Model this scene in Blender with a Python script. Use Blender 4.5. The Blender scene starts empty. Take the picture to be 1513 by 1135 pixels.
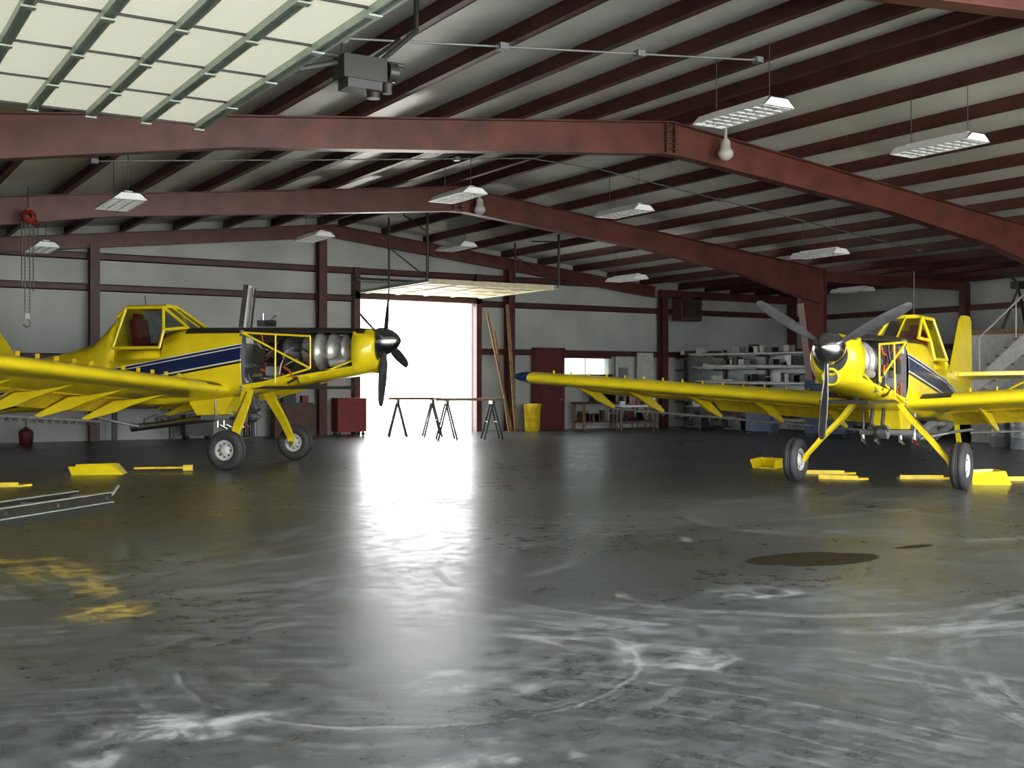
import bpy, math, random
from mathutils import Vector, Matrix, Euler
random.seed(7)
S=bpy.context.scene
S.view_settings.view_transform='Standard'
COL=S.collection

# ------------------------------------------------------------------ materials
def nn(nt,t,**k):
    n=nt.nodes.new(t)
    for a,b in k.items(): setattr(n,a,b)
    return n
def mat(name,col,rough=.5,metal=0,var=.12,scale=6,bump=0,bscale=30,spec=.5,coat=0,dirt=None):
    m=bpy.data.materials.new(name); m.use_nodes=True; nt=m.node_tree
    p=nt.nodes['Principled BSDF']
    p.inputs['Roughness'].default_value=rough; p.inputs['Metallic'].default_value=metal
    p.inputs['Specular IOR Level'].default_value=spec
    p.inputs['Coat Weight'].default_value=coat
    tc=nn(nt,'ShaderNodeTexCoord'); no=nn(nt,'ShaderNodeTexNoise')
    no.inputs['Scale'].default_value=scale; no.inputs['Detail'].default_value=5
    nt.links.new(tc.outputs['Object'],no.inputs['Vector'])
    r=nn(nt,'ShaderNodeValToRGB')
    c=Vector(col[:3]); d=Vector(dirt) if dirt else c*(1-2*var)
    e=r.color_ramp.elements
    e[0].position=.3; e[0].color=(*d,1); e[1].position=.62; e[1].color=(*[min(1,x*(1+var*.5)) for x in c],1)
    nt.links.new(no.outputs['Fac'],r.inputs[0]); nt.links.new(r.outputs[0],p.inputs['Base Color'])
    if bump:
        n2=nn(nt,'ShaderNodeTexNoise'); n2.inputs['Scale'].default_value=bscale
        nt.links.new(tc.outputs['Object'],n2.inputs['Vector'])
        b=nn(nt,'ShaderNodeBump'); b.inputs['Strength'].default_value=bump; b.inputs['Distance'].default_value=.05
        nt.links.new(n2.outputs['Fac'],b.inputs['Height']); nt.links.new(b.outputs[0],p.inputs['Normal'])
    return m
STEEL=mat('red_oxide_steel',(.120,.034,.026),.45,var=.22,scale=2)
STEEL_D=mat('dark_oxide_steel',(.080,.023,.018),.5,var=.2,scale=2)
YEL=mat('yellow_paint',(.86,.68,.012),.28,var=.05,scale=3,coat=.3)
YELD=mat('yellow_paint_worn',(.76,.56,.02),.4,var=.12,scale=7)
BLUE=mat('blue_paint',(.012,.03,.13),.35)
BLK=mat('black_rubber',(.04,.04,.043),.65,bump=.1)
DARK=mat('dark_olive_metal',(.03,.028,.022),.4)
DGRAY=mat('dark_gray',(.05,.05,.055),.5)
GRAY=mat('gray_metal',(.28,.29,.30),.4,metal=.4)
SIL=mat('bare_aluminium',(.6,.6,.6),.28,metal=1)
TURB=mat('turbine_casing_metal',(.46,.45,.42),.38,metal=.45,var=.2,scale=9)
SPIN=mat('spinner_metal',(.45,.45,.46),.20,metal=1)
BLADE=mat('propeller_blade_gray',(.03,.03,.035),.35)
BLADE2=mat('propeller_blade_metal',(.15,.15,.16),.32,metal=.6)
WHITE=mat('white_enamel',(.92,.94,.94),.35,var=.02)
WHT2=mat('offwhite_paint',(.52,.53,.50),.6,var=.1)
LOUV=mat('lamp_louver',(.75,.77,.78),.3,metal=.0)
WOOD=mat('raw_lumber',(.28,.17,.08),.7,var=.2,scale=9)
RED=mat('red_paint',(.22,.018,.016),.4)
MAR=mat('maroon_door_paint',(.11,.020,.022),.5)
BRN=mat('brown_wood',(.08,.045,.03),.6)
ORG=mat('orange_hose',(.5,.10,.02),.5)
CHR=mat('chain_steel',(.12,.11,.10),.4,metal=.7)
CREAM=mat('glowing_cream_panel',(.95,.94,.80),.55,var=.02,scale=2)
pc=CREAM.node_tree.nodes['Principled BSDF']; pc.inputs['Emission Color'].default_value=(1,1,.80,1); pc.inputs['Emission Strength'].default_value=.42  # glow added to brighten the door panels, standing in for light passing through
GREENM=mat('galvanised_track',(.36,.42,.36),.4,metal=.3)
TANP=mat('tan_door_panel',(.72,.66,.44),.6,var=.08)
BLUEG=mat('tool_chest_blue',(.05,.08,.13),.4)
PVC=mat('pvc_pipe',(.62,.62,.60),.45)
CARD=mat('cardboard',(.22,.16,.10),.8)
def glassmat():
    m=bpy.data.materials.new('canopy_glass'); m.use_nodes=True; nt=m.node_tree; nt.nodes.clear()
    o=nn(nt,'ShaderNodeOutputMaterial'); mx=nn(nt,'ShaderNodeMixShader'); t=nn(nt,'ShaderNodeBsdfTransparent'); g=nn(nt,'ShaderNodeBsdfGlossy')
    t.inputs[0].default_value=(.55,.6,.58,1); g.inputs['Roughness'].default_value=.08
    mx.inputs[0].default_value=.14
    nt.links.new(t.outputs[0],mx.inputs[1]); nt.links.new(g.outputs[0],mx.inputs[2]); nt.links.new(mx.outputs[0],o.inputs[0]); return m
GLASS=glassmat()

def sheet(name,col,axis,freq,rough=.5,strength=.1):
    m=mat(name,col,rough,var=.10,scale=.6); nt=m.node_tree; p=nt.nodes['Principled BSDF']
    tc=nn(nt,'ShaderNodeTexCoord'); w=nn(nt,'ShaderNodeTexWave',bands_direction=axis)
    w.inputs['Scale'].default_value=freq; w.inputs['Distortion'].default_value=.6; w.inputs['Detail'].default_value=1
    nt.links.new(tc.outputs['Object'],w.inputs['Vector'])
    n=nn(nt,'ShaderNodeTexNoise'); n.inputs['Scale'].default_value=2.5; nt.links.new(tc.outputs['Object'],n.inputs['Vector'])
    ad=nn(nt,'ShaderNodeMath',operation='ADD'); nt.links.new(w.outputs['Fac'],ad.inputs[0]); nt.links.new(n.outputs['Fac'],ad.inputs[1])
    b=nn(nt,'ShaderNodeBump'); b.inputs['Strength'].default_value=strength; b.inputs['Distance'].default_value=.08
    nt.links.new(ad.outputs[0],b.inputs['Height']); nt.links.new(b.outputs[0],p.inputs['Normal'])
    return m
WALLM=sheet('wall_insulation',(.45,.47,.445),'X',.3)
WALLS=sheet('wall_insulation_side',(.44,.455,.43),'Y',.3)
CEILM=sheet('ceiling_insulation',(.70,.715,.68),'Y',.25,rough=.45,strength=.12)

def bodymat():
    m=mat('yellow_fuselage_paint',(.86,.68,.012),.28,var=.05,scale=3,coat=.3); nt=m.node_tree; p=nt.nodes['Principled BSDF']
    src=p.inputs['Base Color'].links[0].from_socket
    tc=nn(nt,'ShaderNodeTexCoord'); sp=nn(nt,'ShaderNodeSeparateXYZ'); nt.links.new(tc.outputs['Object'],sp.inputs[0])
    def M(op,a,b):
        n=nn(nt,'ShaderNodeMath',operation=op)
        for i,x in enumerate((a,b)):
            if x is None: continue
            if isinstance(x,(int,float)): n.inputs[i].default_value=x
            else: nt.links.new(x,n.inputs[i])
        return n.outputs[0]
    line=M('ADD',M('MULTIPLY',sp.outputs['X'],.17),2.28)
    dz=M('SUBTRACT',sp.outputs['Z'],line)
    xm=M('MULTIPLY',M('LESS_THAN',sp.outputs['X'],.3),M('GREATER_THAN',sp.outputs['X'],-6.2))
    def band(c,h): return M('MULTIPLY',M('LESS_THAN',M('ABSOLUTE',M('SUBTRACT',dz,c),None),h),xm)
    cur=src
    for c,h,colr in ((-.02,.165,(.75,.75,.72,1)),(-.02,.145,(.005,.014,.07,1)),(.075,.010,(.75,.75,.72,1)),(-.215,.022,(.01,.01,.015,1))):
        mx=nn(nt,'ShaderNodeMix',data_type='RGBA'); nt.links.new(band(c,h),mx.inputs[0]); nt.links.new(cur,mx.inputs[6]); mx.inputs[7].default_value=colr
        cur=mx.outputs[2]
    nt.links.new(cur,p.inputs['Base Color']); return m
BODY=bodymat()

# ------------------------------------------------------------------ floor material
def floormat():
    m=bpy.data.materials.new('stained_polished_concrete'); m.use_nodes=True; nt=m.node_tree; p=nt.nodes['Principled BSDF']
    L=nt.links.new
    geo=nn(nt,'ShaderNodeNewGeometry'); P=geo.outputs['Position']
    def noise(sc,det=6,vec=P,rough=.55,dist=0):
        n=nn(nt,'ShaderNodeTexNoise'); n.inputs['Scale'].default_value=sc; n.inputs['Detail'].default_value=det
        n.inputs['Roughness'].default_value=rough; n.inputs['Distortion'].default_value=dist; L(vec,n.inputs['Vector']); return n
    def VM(op,a,b=None):
        n=nn(nt,'ShaderNodeVectorMath',operation=op); L(a,n.inputs[0])
        if b is not None:
            if isinstance(b,tuple): n.inputs[1].default_value=b
            else: L(b,n.inputs[1])
        return n
    def M(op,a,b=None,clamp=False):
        n=nn(nt,'ShaderNodeMath',operation=op,use_clamp=clamp)
        for i,x in enumerate((a,b)):
            if x is None: continue
            if isinstance(x,(int,float)): n.inputs[i].default_value=x
            else: L(x,n.inputs[i])
        return n.outputs[0]
    def MR(x,a,b,c=0,d=1):
        n=nn(nt,'ShaderNodeMapRange',interpolation_type='SMOOTHSTEP'); L(x,n.inputs[0])
        for i,v in enumerate((a,b,c,d)): n.inputs[i+1].default_value=v
        return n.outputs[0]
    def mix(f,a,b):
        n=nn(nt,'ShaderNodeMix',data_type='RGBA')
        if isinstance(f,(int,float)): n.inputs[0].default_value=f
        else: L(f,n.inputs[0])
        for i,x in ((6,a),(7,b)):
            if isinstance(x,tuple): n.inputs[i].default_value=(*x,1)
            else: L(x,n.inputs[i])
        return n.outputs[2]
    def distort(sc,amp):
        n=noise(sc,6); c=VM('SUBTRACT',n.outputs['Color'],(.5,.5,.5)).outputs[0]
        s=VM('MULTIPLY',c,(amp,amp,0)).outputs[0]; return VM('ADD',P,s).outputs[0]
    D1=distort(1.8,1.5); D3=distort(1.2,.25); D4=distort(2.2,.6)
    def blob(cx,cy,rx,ry,edge=.35,vec=D1):
        a=VM('SUBTRACT',vec,(cx,cy,0)).outputs[0]; b=VM('MULTIPLY',a,(1/rx,1/ry,0)).outputs[0]
        l=VM('LENGTH',b).outputs['Value']; return MR(l,1,1-edge)
    def ring(cx,cy,r,w,vec=D3):
        a=VM('SUBTRACT',vec,(cx,cy,0)).outputs[0]; b=VM('MULTIPLY',a,(1,1,0)).outputs[0]
        l=VM('LENGTH',b).outputs['Value']; return MR(M('ABSOLUTE',M('SUBTRACT',l,r)),w,w*.3)
    def swirl(cx,cy,r0,r1,freq):
        a=VM('SUBTRACT',D3,(cx,cy,0)).outputs[0]; b=VM('MULTIPLY',a,(1,1,0)).outputs[0]; l=VM('LENGTH',b).outputs['Value']
        c=nn(nt,'ShaderNodeCombineXYZ'); L(l,c.inputs[0]); c.inputs[1].default_value=cx*3.1
        s=noise(freq,7,c.outputs[0],.8).outputs['Fac']
        mask=M('MULTIPLY',MR(l,r0,r0+.8),MR(l,r1,r1-1.2)); return M('MULTIPLY',MR(s,.49,.62),mask)
    def mx(lst):
        c=lst[0]
        for x in lst[1:]: c=M('MAXIMUM',c,x)
        return c
    nb=noise(.35,8).outputs['Fac']; nf=noise(5,8,rough=.7).outputs['Fac']; ng=noise(30,4,rough=.7).outputs['Fac']; nm=noise(1.1,8,dist=.6).outputs['Fac']
    base=mix(MR(nb,.35,.65),(.028,.033,.034),(.052,.060,.063))
    base=mix(MR(nf,.42,.68,0,.50),base,(.092,.102,.105))
    base=mix(MR(nm,.56,.76,0,.35),base,(.12,.132,.136))
    base=mix(MR(noise(.8,6,dist=1).outputs['Fac'],.53,.68,0,.6),base,(.046,.042,.033))
    base=mix(MR(ng,.52,.7,0,.40),base,(.13,.142,.145))
    scuff=mx([ring(7.2,7.6,2.3,.10),ring(7.1,7.5,2.75,.09),ring(7.6,9,4.2,.11),ring(2.4,15.2,4.6,.14),ring(2.0,15.0,5.2,.14),
              ring(10.5,16,5,.15),ring(11,15.5,5.7,.12),ring(3,12,3.2,.13),ring(4.6,9.8,1.8,.10),ring(11,9.6,2.2,.12)])
    tread=M('MULTIPLY',scuff,MR(ng,.35,.6,.1,1))
    tread=M('MULTIPLY',tread,MR(nf,.35,.6,.2,1))
    tread=M('MULTIPLY',tread,MR(noise(.9,3).outputs['Fac'],.38,.58,.1,1))
    base=mix(M('MULTIPLY',tread,.7),base,(.22,.24,.245))
    sw=mx([swirl(7.2,7.6,1.4,4.6,9),swirl(1.8,15.5,2.5,7.5,5),swirl(0,2.5,3,7.5,10),swirl(12,16,3,8,5),swirl(8.5,1.5,2.5,5,12),swirl(4.5,11,1.0,3.4,9),swirl(3,6,.6,2.4,12),swirl(11,9.5,1,3.5,8)])
    sw=M('MULTIPLY',sw,MR(noise(.9,5).outputs['Fac'],.36,.58,.10,1)); sw=M('MULTIPLY',sw,MR(nf,.36,.58,.15,1)); sw=M('MULTIPLY',sw,MR(ng,.3,.6,.35,1))
    base=mix(M('MULTIPLY',sw,.75),base,(.22,.238,.243))
    chalk=mx([blob(4.44,5.25,.40,.30,.7),blob(5.27,7.06,.26,.14,.7),blob(3.0,5.3,.5,.3,.8),blob(1.5,5.35,.7,.28,.8),blob(2.3,4.25,.65,.25,.8),blob(.9,4.9,.3,.25,.8),
              blob(3.9,5.9,.2,.4,.8),blob(6.3,6.6,.5,.2,.9),blob(7.7,9.2,.2,.3,.9)])
    chalk=M('MULTIPLY',chalk,MR(noise(3.4,10,rough=.75,dist=.5).outputs['Fac'],.42,.60,.12,1))
    haze=mx([blob(6.7,6.4,1.3,1.0,.9),blob(3,9,1.4,3,.9),blob(10,11,3,1.6,.9),blob(4,6,2,1.2,.9),blob(8.5,15,3,2,.9)])
    base=mix(M('MULTIPLY',haze,MR(nf,.38,.62,.0,.40)),base,(.18,.197,.203))
    base=mix(M('MULTIPLY',chalk,.75),base,(.32,.34,.335))
    yl=mx([blob(1.65,11.2,.6,.28,1,D4),blob(1.95,10.4,.36,.9,1,D4),blob(1.6,10.4,.2,.9,1,D4),blob(1.95,9.5,.28,.9,1,D4),blob(1.85,8.35,.5,.5,1,D4)])
    ny=M('ADD',M('MULTIPLY',nf,.7),M('MULTIPLY',ng,.3))
    yl=M('MULTIPLY',MR(yl,0,.8),MR(ny,.42,.60,.08,1))
    base=mix(M('MULTIPLY',yl,.85),base,(.46,.34,.05))
    oil=mx([blob(7.75,7.65,.60,.30,.10,D3),blob(7.95,7.45,.62,.30,.10,D3),blob(9.3,7.6,.3,.08,.3,D3)])
    base=mix(M('MULTIPLY',oil,.97),base,(.022,.018,.009))
    L(base,p.inputs['Base Color'])
    r=MR(nb,.3,.7,.27,.33); r=M('ADD',r,MR(nf,.3,.7,-.03,.06)); r=M('ADD',r,M('MULTIPLY',chalk,.3)); r=M('ADD',r,M('MULTIPLY',sw,.12)); r=M('ADD',r,M('MULTIPLY',yl,.25)); r=M('ADD',r,M('MULTIPLY',oil,.30))
    L(r,p.inputs['Roughness'])
    sp=M('SUBTRACT',.34,M('MULTIPLY',oil,.28)); L(sp,p.inputs['Specular IOR Level'])
    b=nn(nt,'ShaderNodeBump'); b.inputs['Strength'].default_value=.04; b.inputs['Distance'].default_value=.003
    L(ng,b.inputs['Height']); L(b.outputs[0],p.inputs['Normal'])
    return m
FLOORM=floormat()
GROUND=mat('outdoor_concrete_apron',(.62,.61,.56),.9,var=.06,scale=.5)

# ------------------------------------------------------------------ mesh builder
class B:
    def __init__(s): s.v=[];s.f=[];s.m=[];s.sm=[];s.mats=[]
    def mi(s,mt):
        if mt not in s.mats: s.mats.append(mt)
        return s.mats.index(mt)
    def add(s,vs,fs,mt,smooth=False):
        o=len(s.v); s.v+= [tuple(v) for v in vs]; i=s.mi(mt)
        for f in fs: s.f.append([o+k for k in f]); s.m.append(i); s.sm.append(smooth)
    def box(s,c,d,mt,rot=None):
        hx,hy,hz=[x/2 for x in d]; R=Euler(rot).to_matrix() if rot else None
        vs=[]
        for x in(-hx,hx):
            for y in(-hy,hy):
                for z in(-hz,hz):
                    p=Vector((x,y,z)); p=R@p if R else p; vs.append(p+Vector(c))
        s.add(vs,[(0,1,3,2),(4,6,7,5),(0,4,5,1),(2,3,7,6),(0,2,6,4),(1,5,7,3)],mt)
    def bb(s,a,b,mt): s.box([(x+y)/2 for x,y in zip(a,b)],[abs(y-x) for x,y in zip(a,b)],mt)
    def tube(s,p1,p2,r,mt,r2=None,n=12,cap=True):
        p1=Vector(p1);p2=Vector(p2); r2=r if r2 is None else r2
        d=(p2-p1).normalized(); a=d.orthogonal().normalized(); b=d.cross(a)
        ring=lambda p,rr:[p+(a*math.cos(2*math.pi*i/n)+b*math.sin(2*math.pi*i/n))*rr for i in range(n)]
        A=ring(p1,r);C=ring(p2,r2)
        s.add(A+C,[(i,(i+1)%n,n+(i+1)%n,n+i) for i in range(n)],mt,True)
        if cap: s.add(A,[tuple(range(n))],mt); s.add(C,[tuple(range(n))],mt)
    def path(s,pts,r,mt,n=8):
        for a,b in zip(pts,pts[1:]): s.tube(a,b,r,mt,n=n)
    def lathe(s,c,axis,prof,mt,n=24,smooth=True):
        c=Vector(c); d=Vector(axis).normalized(); a=d.orthogonal().normalized(); b=d.cross(a)
        vs=[];fs=[]
        for t,r in prof:
            for i in range(n): vs.append(c+d*t+(a*math.cos(2*math.pi*i/n)+b*math.sin(2*math.pi*i/n))*max(r,.0005))
        for k in range(len(prof)-1):
            for i in range(n): fs.append((k*n+i,k*n+(i+1)%n,(k+1)*n+(i+1)%n,(k+1)*n+i))
        s.add(vs,fs,mt,smooth)
    def prism(s,poly,vec,mt):
        n=len(poly); v=Vector(vec); A=[Vector(p) for p in poly]; C=[p+v for p in A]
        s.add(A+C,[tuple(range(n)),tuple(range(2*n-1,n-1,-1))]+[(i,(i+1)%n,n+(i+1)%n,n+i) for i in range(n)],mt)
    def build(s,name,parent=None,loc=None,rot=None,recalc=True):
        me=bpy.data.meshes.new(name); me.from_pydata(s.v,[],s.f); 
        for mt in s.mats: me.materials.append(mt)
        for i,p in enumerate(me.polygons): p.material_index=s.m[i]; p.use_smooth=s.sm[i]
        if recalc:
            import bmesh
            bm=bmesh.new(); bm.from_mesh(me); bmesh.ops.recalc_face_normals(bm,faces=bm.faces); bm.to_mesh(me); bm.free()
        o=bpy.data.objects.new(name,me); COL.objects.link(o)
        if parent: o.parent=parent
        if loc: o.location=loc
        if rot: o.rotation_euler=rot
        return o

# ------------------------------------------------------------------ building
YB=33.9; XL=-4.; XR=34.; XC=27.; YF=.3; SL=.108
def rt(x):
    if x<=XC: return 6.58-SL*abs(x-14)
    return 6.58-SL*13-.02*(x-XC)
PH=.25
def rs(x): return rt(x)+PH
b=B(); b.bb((XL-.3,YF,-.3),(XR+.3,YB+.3,0),FLOORM); b.bb((XL-.3,-6,-.3),(XR+.3,YF,-.001),FLOORM); b.build('floor')
b=B(); b.bb((-150,-80,-.35),(200,YF,-.02),GROUND); b.bb((-150,YB+.3,-.35),(200,260,-.05),GROUND); b.build('ground_outside')
b=B(); xs=[XL-.3,14,XC,XR+.3]
for a,c in zip(xs,xs[1:]):
    b.prism([(a,YF-.6,rs(a)),(c,YF-.6,rs(c)),(c,YF-.6,rs(c)+.12),(a,YF-.6,rs(a)+.12)],(0,YB+.9-YF,0),CEILM)
b.build('ceiling')
def wallpiece(b,x0,x1,z0,z1=None,y=YB,t=.25,m=WALLM):
    cuts=[x0]+[c for c in (14,XC) if x0<c<x1]+[x1]
    for a,c in zip(cuts,cuts[1:]):
        za=rs(a) if z1 is None else z1; zc=rs(c) if z1 is None else z1
        b.prism([(a,y,z0),(c,y,z0),(c,y,zc),(a,y,za)],(0,t,0),m)
DX0,DX1,DH=15.0,19.2,4.3
WX0,WX1,WZ0,WZ1=22.96,24.9,1.95,2.52
b=B()
wallpiece(b,XL,DX0,0); wallpiece(b,DX0,DX1,DH); wallpiece(b,DX1,WX0,0); wallpiece(b,WX0,WX1,0,WZ0); wallpiece(b,WX0,WX1,WZ1); wallpiece(b,WX1,XR,0)
b.build('wall_back')
b=B(); b.prism([(XL-.25,YF,0),(XL,YF,0),(XL,YF,rs(XL)),(XL-.25,YF,rs(XL))],(0,YB-YF+.25,0),WALLS); b.build('wall_left')
b=B(); b.prism([(XR,YF,0),(XR+.25,YF,0),(XR+.25,YF,rs(XR)),(XR,YF,rs(XR))],(0,YB-YF+.25,0),WALLS); b.build('wall_right')
b=B(); wallpiece(b,22,XR,0,y=YF-.25); b.build('wall_front')
b=B()
def girt(z,x0,x1):
    b.bb((x0,YB-.16,z-.1),(x1,YB-.003,z-.075),STEEL_D); b.bb((x0,YB-.16,z-.1),(x1,YB-.14,z+.1),STEEL_D); b.bb((x0,YB-.16,z+.075),(x1,YB-.003,z+.1),STEEL_D)
girt(5.2,XL,XC-2); girt(4.32,XL,DX0); girt(4.42,DX0,DX1);girt(4.32,DX1,XR); girt(2.35,XL,DX0-.1); girt(2.7,DX1+.1,XR); girt(1.85,WX0-.1,WX1+.1)
b.build('trim_wall_girts')
b=B()
for x in (0,6.87,13.65,20.5,27.2):
    z=rt(x)-.3
    b.bb((x-.13,YB-.48,0),(x+.13,YB-.46,z),STEEL_D); b.bb((x-.13,YB-.19,0),(x+.13,YB-.17,z),STEEL_D); b.bb((x-.012,YB-.47,0),(x+.012,YB-.18,z),STEEL_D)
for x in (DX0-.12,DX1+.12): b.bb((x-.1,YB-.3,0),(x+.1,YB-.01,5.3),STEEL_D)
b.bb((DX0-.2,YB-.3,DH),(DX1+.2,YB-.01,DH+.25),STEEL_D)
b.build('trim_wall_columns')
b=B()
for y in (2.,8.0,17.1,25.5,33.6): b.bb((XR-.3,y-.12,0),(XR-.01,y+.12,rt(XR)),STEEL_D)
for z in (1.4,2.9,4.2): b.bb((XR-.16,YF,z-.1),(XR-.01,YB,z+.1),STEEL_D)
b.build('trim_side_columns')
def depth(x):
    pts=[(-3.6,1.15),(2.3,.62),(5.5,.47),(14,.6),(20,.55),(23.5,.68),(26.8,1.1)]
    for (a,da),(c,dc) in zip(pts,pts[1:]):
        if a<=x<=c: return da+(dc-da)*(x-a)/(c-a)
    return .4
def frame(y,small=False):
    b=B(); W=.26 if not small else .2
    xs=[-3.6,-1,2.3,5.5,9,14,17,20,23.5,26.8]
    m=STEEL
    def dp(x):
        if small: return .38
        d=depth(x)
        return min(d,rt(x)-4.62) if y<15 and x<5 else d
    for a,c in zip(xs,xs[1:]):
        ta,tc=rt(a),rt(c); da,dc=max(dp(a),.1),max(dp(c),.1)
        b.prism([(a,y-W/2,ta),(c,y-W/2,tc),(c,y-W/2,tc-.02),(a,y-W/2,ta-.02)],(0,W,0),m)
        b.prism([(a,y-W/2,ta-da),(c,y-W/2,tc-dc),(c,y-W/2,tc-dc-.02),(a,y-W/2,ta-da-.02)],(0,W,0),m)
        b.prism([(a,y-.008,ta),(c,y-.008,tc),(c,y-.008,tc-dc),(a,y-.008,ta-da)],(0,.016,0),m)
    if not small:
        for x in (13.9,14.1):
            b.bb((x-.015,y-W*.3,rt(x)-depth(x)),(x+.015,y+W*.3,rt(x)),m)
        for k in range(5):
            z=rt(14)-.08-k*.11; b.tube((13.83,y-.07,z),(14.17,y-.07,z),.014,DARK,n=6)
        b.bb((13.8,y-.12,rt(14)-.64),(14.2,y+.12,rt(14)-.6),m)
    for sx,x0 in ((1,-3.85),(-1,27.05)):
        top=rt(x0); w=1.0; wb=.35; dz=dp(-3.6) if sx>0 else depth(26.8)
        if small: continue
        prof=[(x0,y-W/2,0),(x0+sx*wb,y-W/2,0),(x0+sx*w,y-W/2,top-max(dz,.15)),(x0+sx*w,y-W/2,top-.02),(x0,y-W/2,top)]
        web=[(p[0],y-.01,p[2]) for p in prof]; b.prism(web,(0,.02,0),m)
        b.prism([prof[0],(x0+sx*.02,y-W/2,0),(x0+sx*.02,y-W/2,top),prof[4]],(0,W,0),m)
        b.prism([prof[1],(prof[1][0]-sx*.02,y-W/2,0),(prof[2][0]-sx*.02,y-W/2,prof[2][2]),prof[2]],(0,W,0),m)
    b.bb((27,y-.1,rt(30)-.32),(XR-.02,y+.1,rt(30)-.02),m)
    if not small:
        for k in range(0,17):
            x=-2+k*1.9
            if abs(x-14)>12: continue
            b.tube((x,y,rt(x)-dp(x)+.02),(x,y+.75,rt(x)+.02),.02,m,n=6); 
    b.build('steel_rafter_frame')
for y in (.6,8.0,17.1,25.5): frame(y)
frame(33.55,True)
b=B()
px=[14+.35+1.5*i for i in range(9)]+[14-.35-1.5*i for i in range(12)]+[28.2,29.5,30.8,32.1,33.4]
for x in px:
    z=rt(x); m=STEEL_D
    b.bb((x-.015,YF,z+.002),(x+.015,YB-.02,z+PH-.003),m); b.bb((x-.11,YF,z+.002),(x+.0,YB-.02,z+.02),m); b.bb((x,YF,z+PH-.03),(x+.08,YB-.02,z+PH-.012),m)
b.build('trim_roof_purlins')
# ------------------------------------------------------------------ back door (overhead, open) + window + personnel door
b=B()
z=4.48
b.bb((DX0-.02,28.9,z),(DX1+.02,33.3,z+.05),TANP)
for y in (29.9,31,32.1): b.bb((DX0,y-.015,z-.012),(DX1,y+.015,z+.001),DGRAY)
for x in (DX0+.05,(DX0+DX1)/2,DX1-.05,DX0+1.1,DX1-1.1): b.bb((x-.04,28.9,z-.03),(x+.04,33.3,z),TANP)
b.bb((DX0,28.88,z-.05),(DX1,28.95,z+.09),TANP)
for x in (DX0-.12,DX1+.12):
    b.bb((x-.03,28.7,z-.02),(x+.03,33.38,z+.07),GREENM); b.tube((x,28.8,z),(x,28.8,rt(x)+.1),.04,DARK); b.tube((x,31.3,z),(x,31.3,rt(x)+.1),.03,DARK)
    b.tube((x,28.8,z+1.4),(x+.0,30.3,rt(x)+.05),.02,DARK); b.tube((x,28.8,z+.1),(x,31.3,z+1.2),.018,DARK)
b.tube((DX0-.3,33.3,4.9),(DX1+.3,33.3,4.9),.05,DGRAY)
b.build('overhead_door')
b=B()
b.bb((WX0-.1,YB-.1,WZ1),(WX1+.1,YB-.002,WZ1+.12),MAR); b.bb((WX0-.1,YB-.1,WZ0-.06),(WX1+.1,YB-.002,WZ0),MAR)
for x in (WX0-.05,WX1+.05): b.bb((x-.035,YB-.04,WZ0),(x+.035,YB+.05,WZ1),WHT2)
b.bb(((WX0+WX1)/2-.015,YB+.05,WZ0),((WX0+WX1)/2+.015,YB+.08,WZ1),WHT2)
b.bb((WX0,YB+.1,WZ0),(WX1,YB+.11,WZ1),GLASS); b.build('window_1')
b=B(); b.bb((21.6,YB-.3,.02),(22.7,YB-.18,2.75),MAR)
for x in (21.55,22.72): b.bb((x-.06,YB-.32,0),(x+.06,YB-.17,2.85),MAR)
b.bb((21.5,YB-.32,2.76),(22.8,YB-.17,2.87),MAR)
for z0,z1 in ((.25,1.2),(1.4,2.5)): b.bb((21.8,YB-.32,z0),(22.5,YB-.3,z1),MAR)
b.lathe((22.6,YB-.3,1.05),(0,-1,0),[(0,.03),(.05,.03),(.06,.045),(.09,.035),(.1,.001)],SIL,12); b.build('door_1')

# front overhead door, open under the roof
b=B(); zd=4.42; X0,X1=-2.3,3.64; Y0,Y1=.9,12.4
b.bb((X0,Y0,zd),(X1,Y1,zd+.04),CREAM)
y=Y1
while y>Y0-.01:
    b.bb((X0,y-.008,zd-.02),(X1,y+.008,zd),DGRAY); y-=1.13
x=X1-.02
while x>X0:
    b.bb((x-.045,Y0,zd-.04),(x+.045,Y1,zd-.001),GREENM); b.bb((x-.045,Y0,zd-.065),(x-.033,Y1,zd-.04),GREENM); b.bb((x+.033,Y0,zd-.065),(x+.045,Y1,zd-.04),GREENM)
    yy=Y1
    while yy>Y0: b.box((x,yy,zd-.07),(.11,.08,.015),GREENM); yy-=1.13
    x-=.56
b.bb((X1+.03,Y0,zd-.03),(X1+.09,Y1+.15,zd+.05),GREENM)
b.tube((X1+.06,Y1+.1,zd),(X1+.06,Y1+.1,rt(3.5)+.05),.015,GREENM)
b.bb((X0,Y1,zd-.02),(X1+.08,Y1+.04,zd+.03),GREENM)
b.build('sectional_door')

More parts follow.
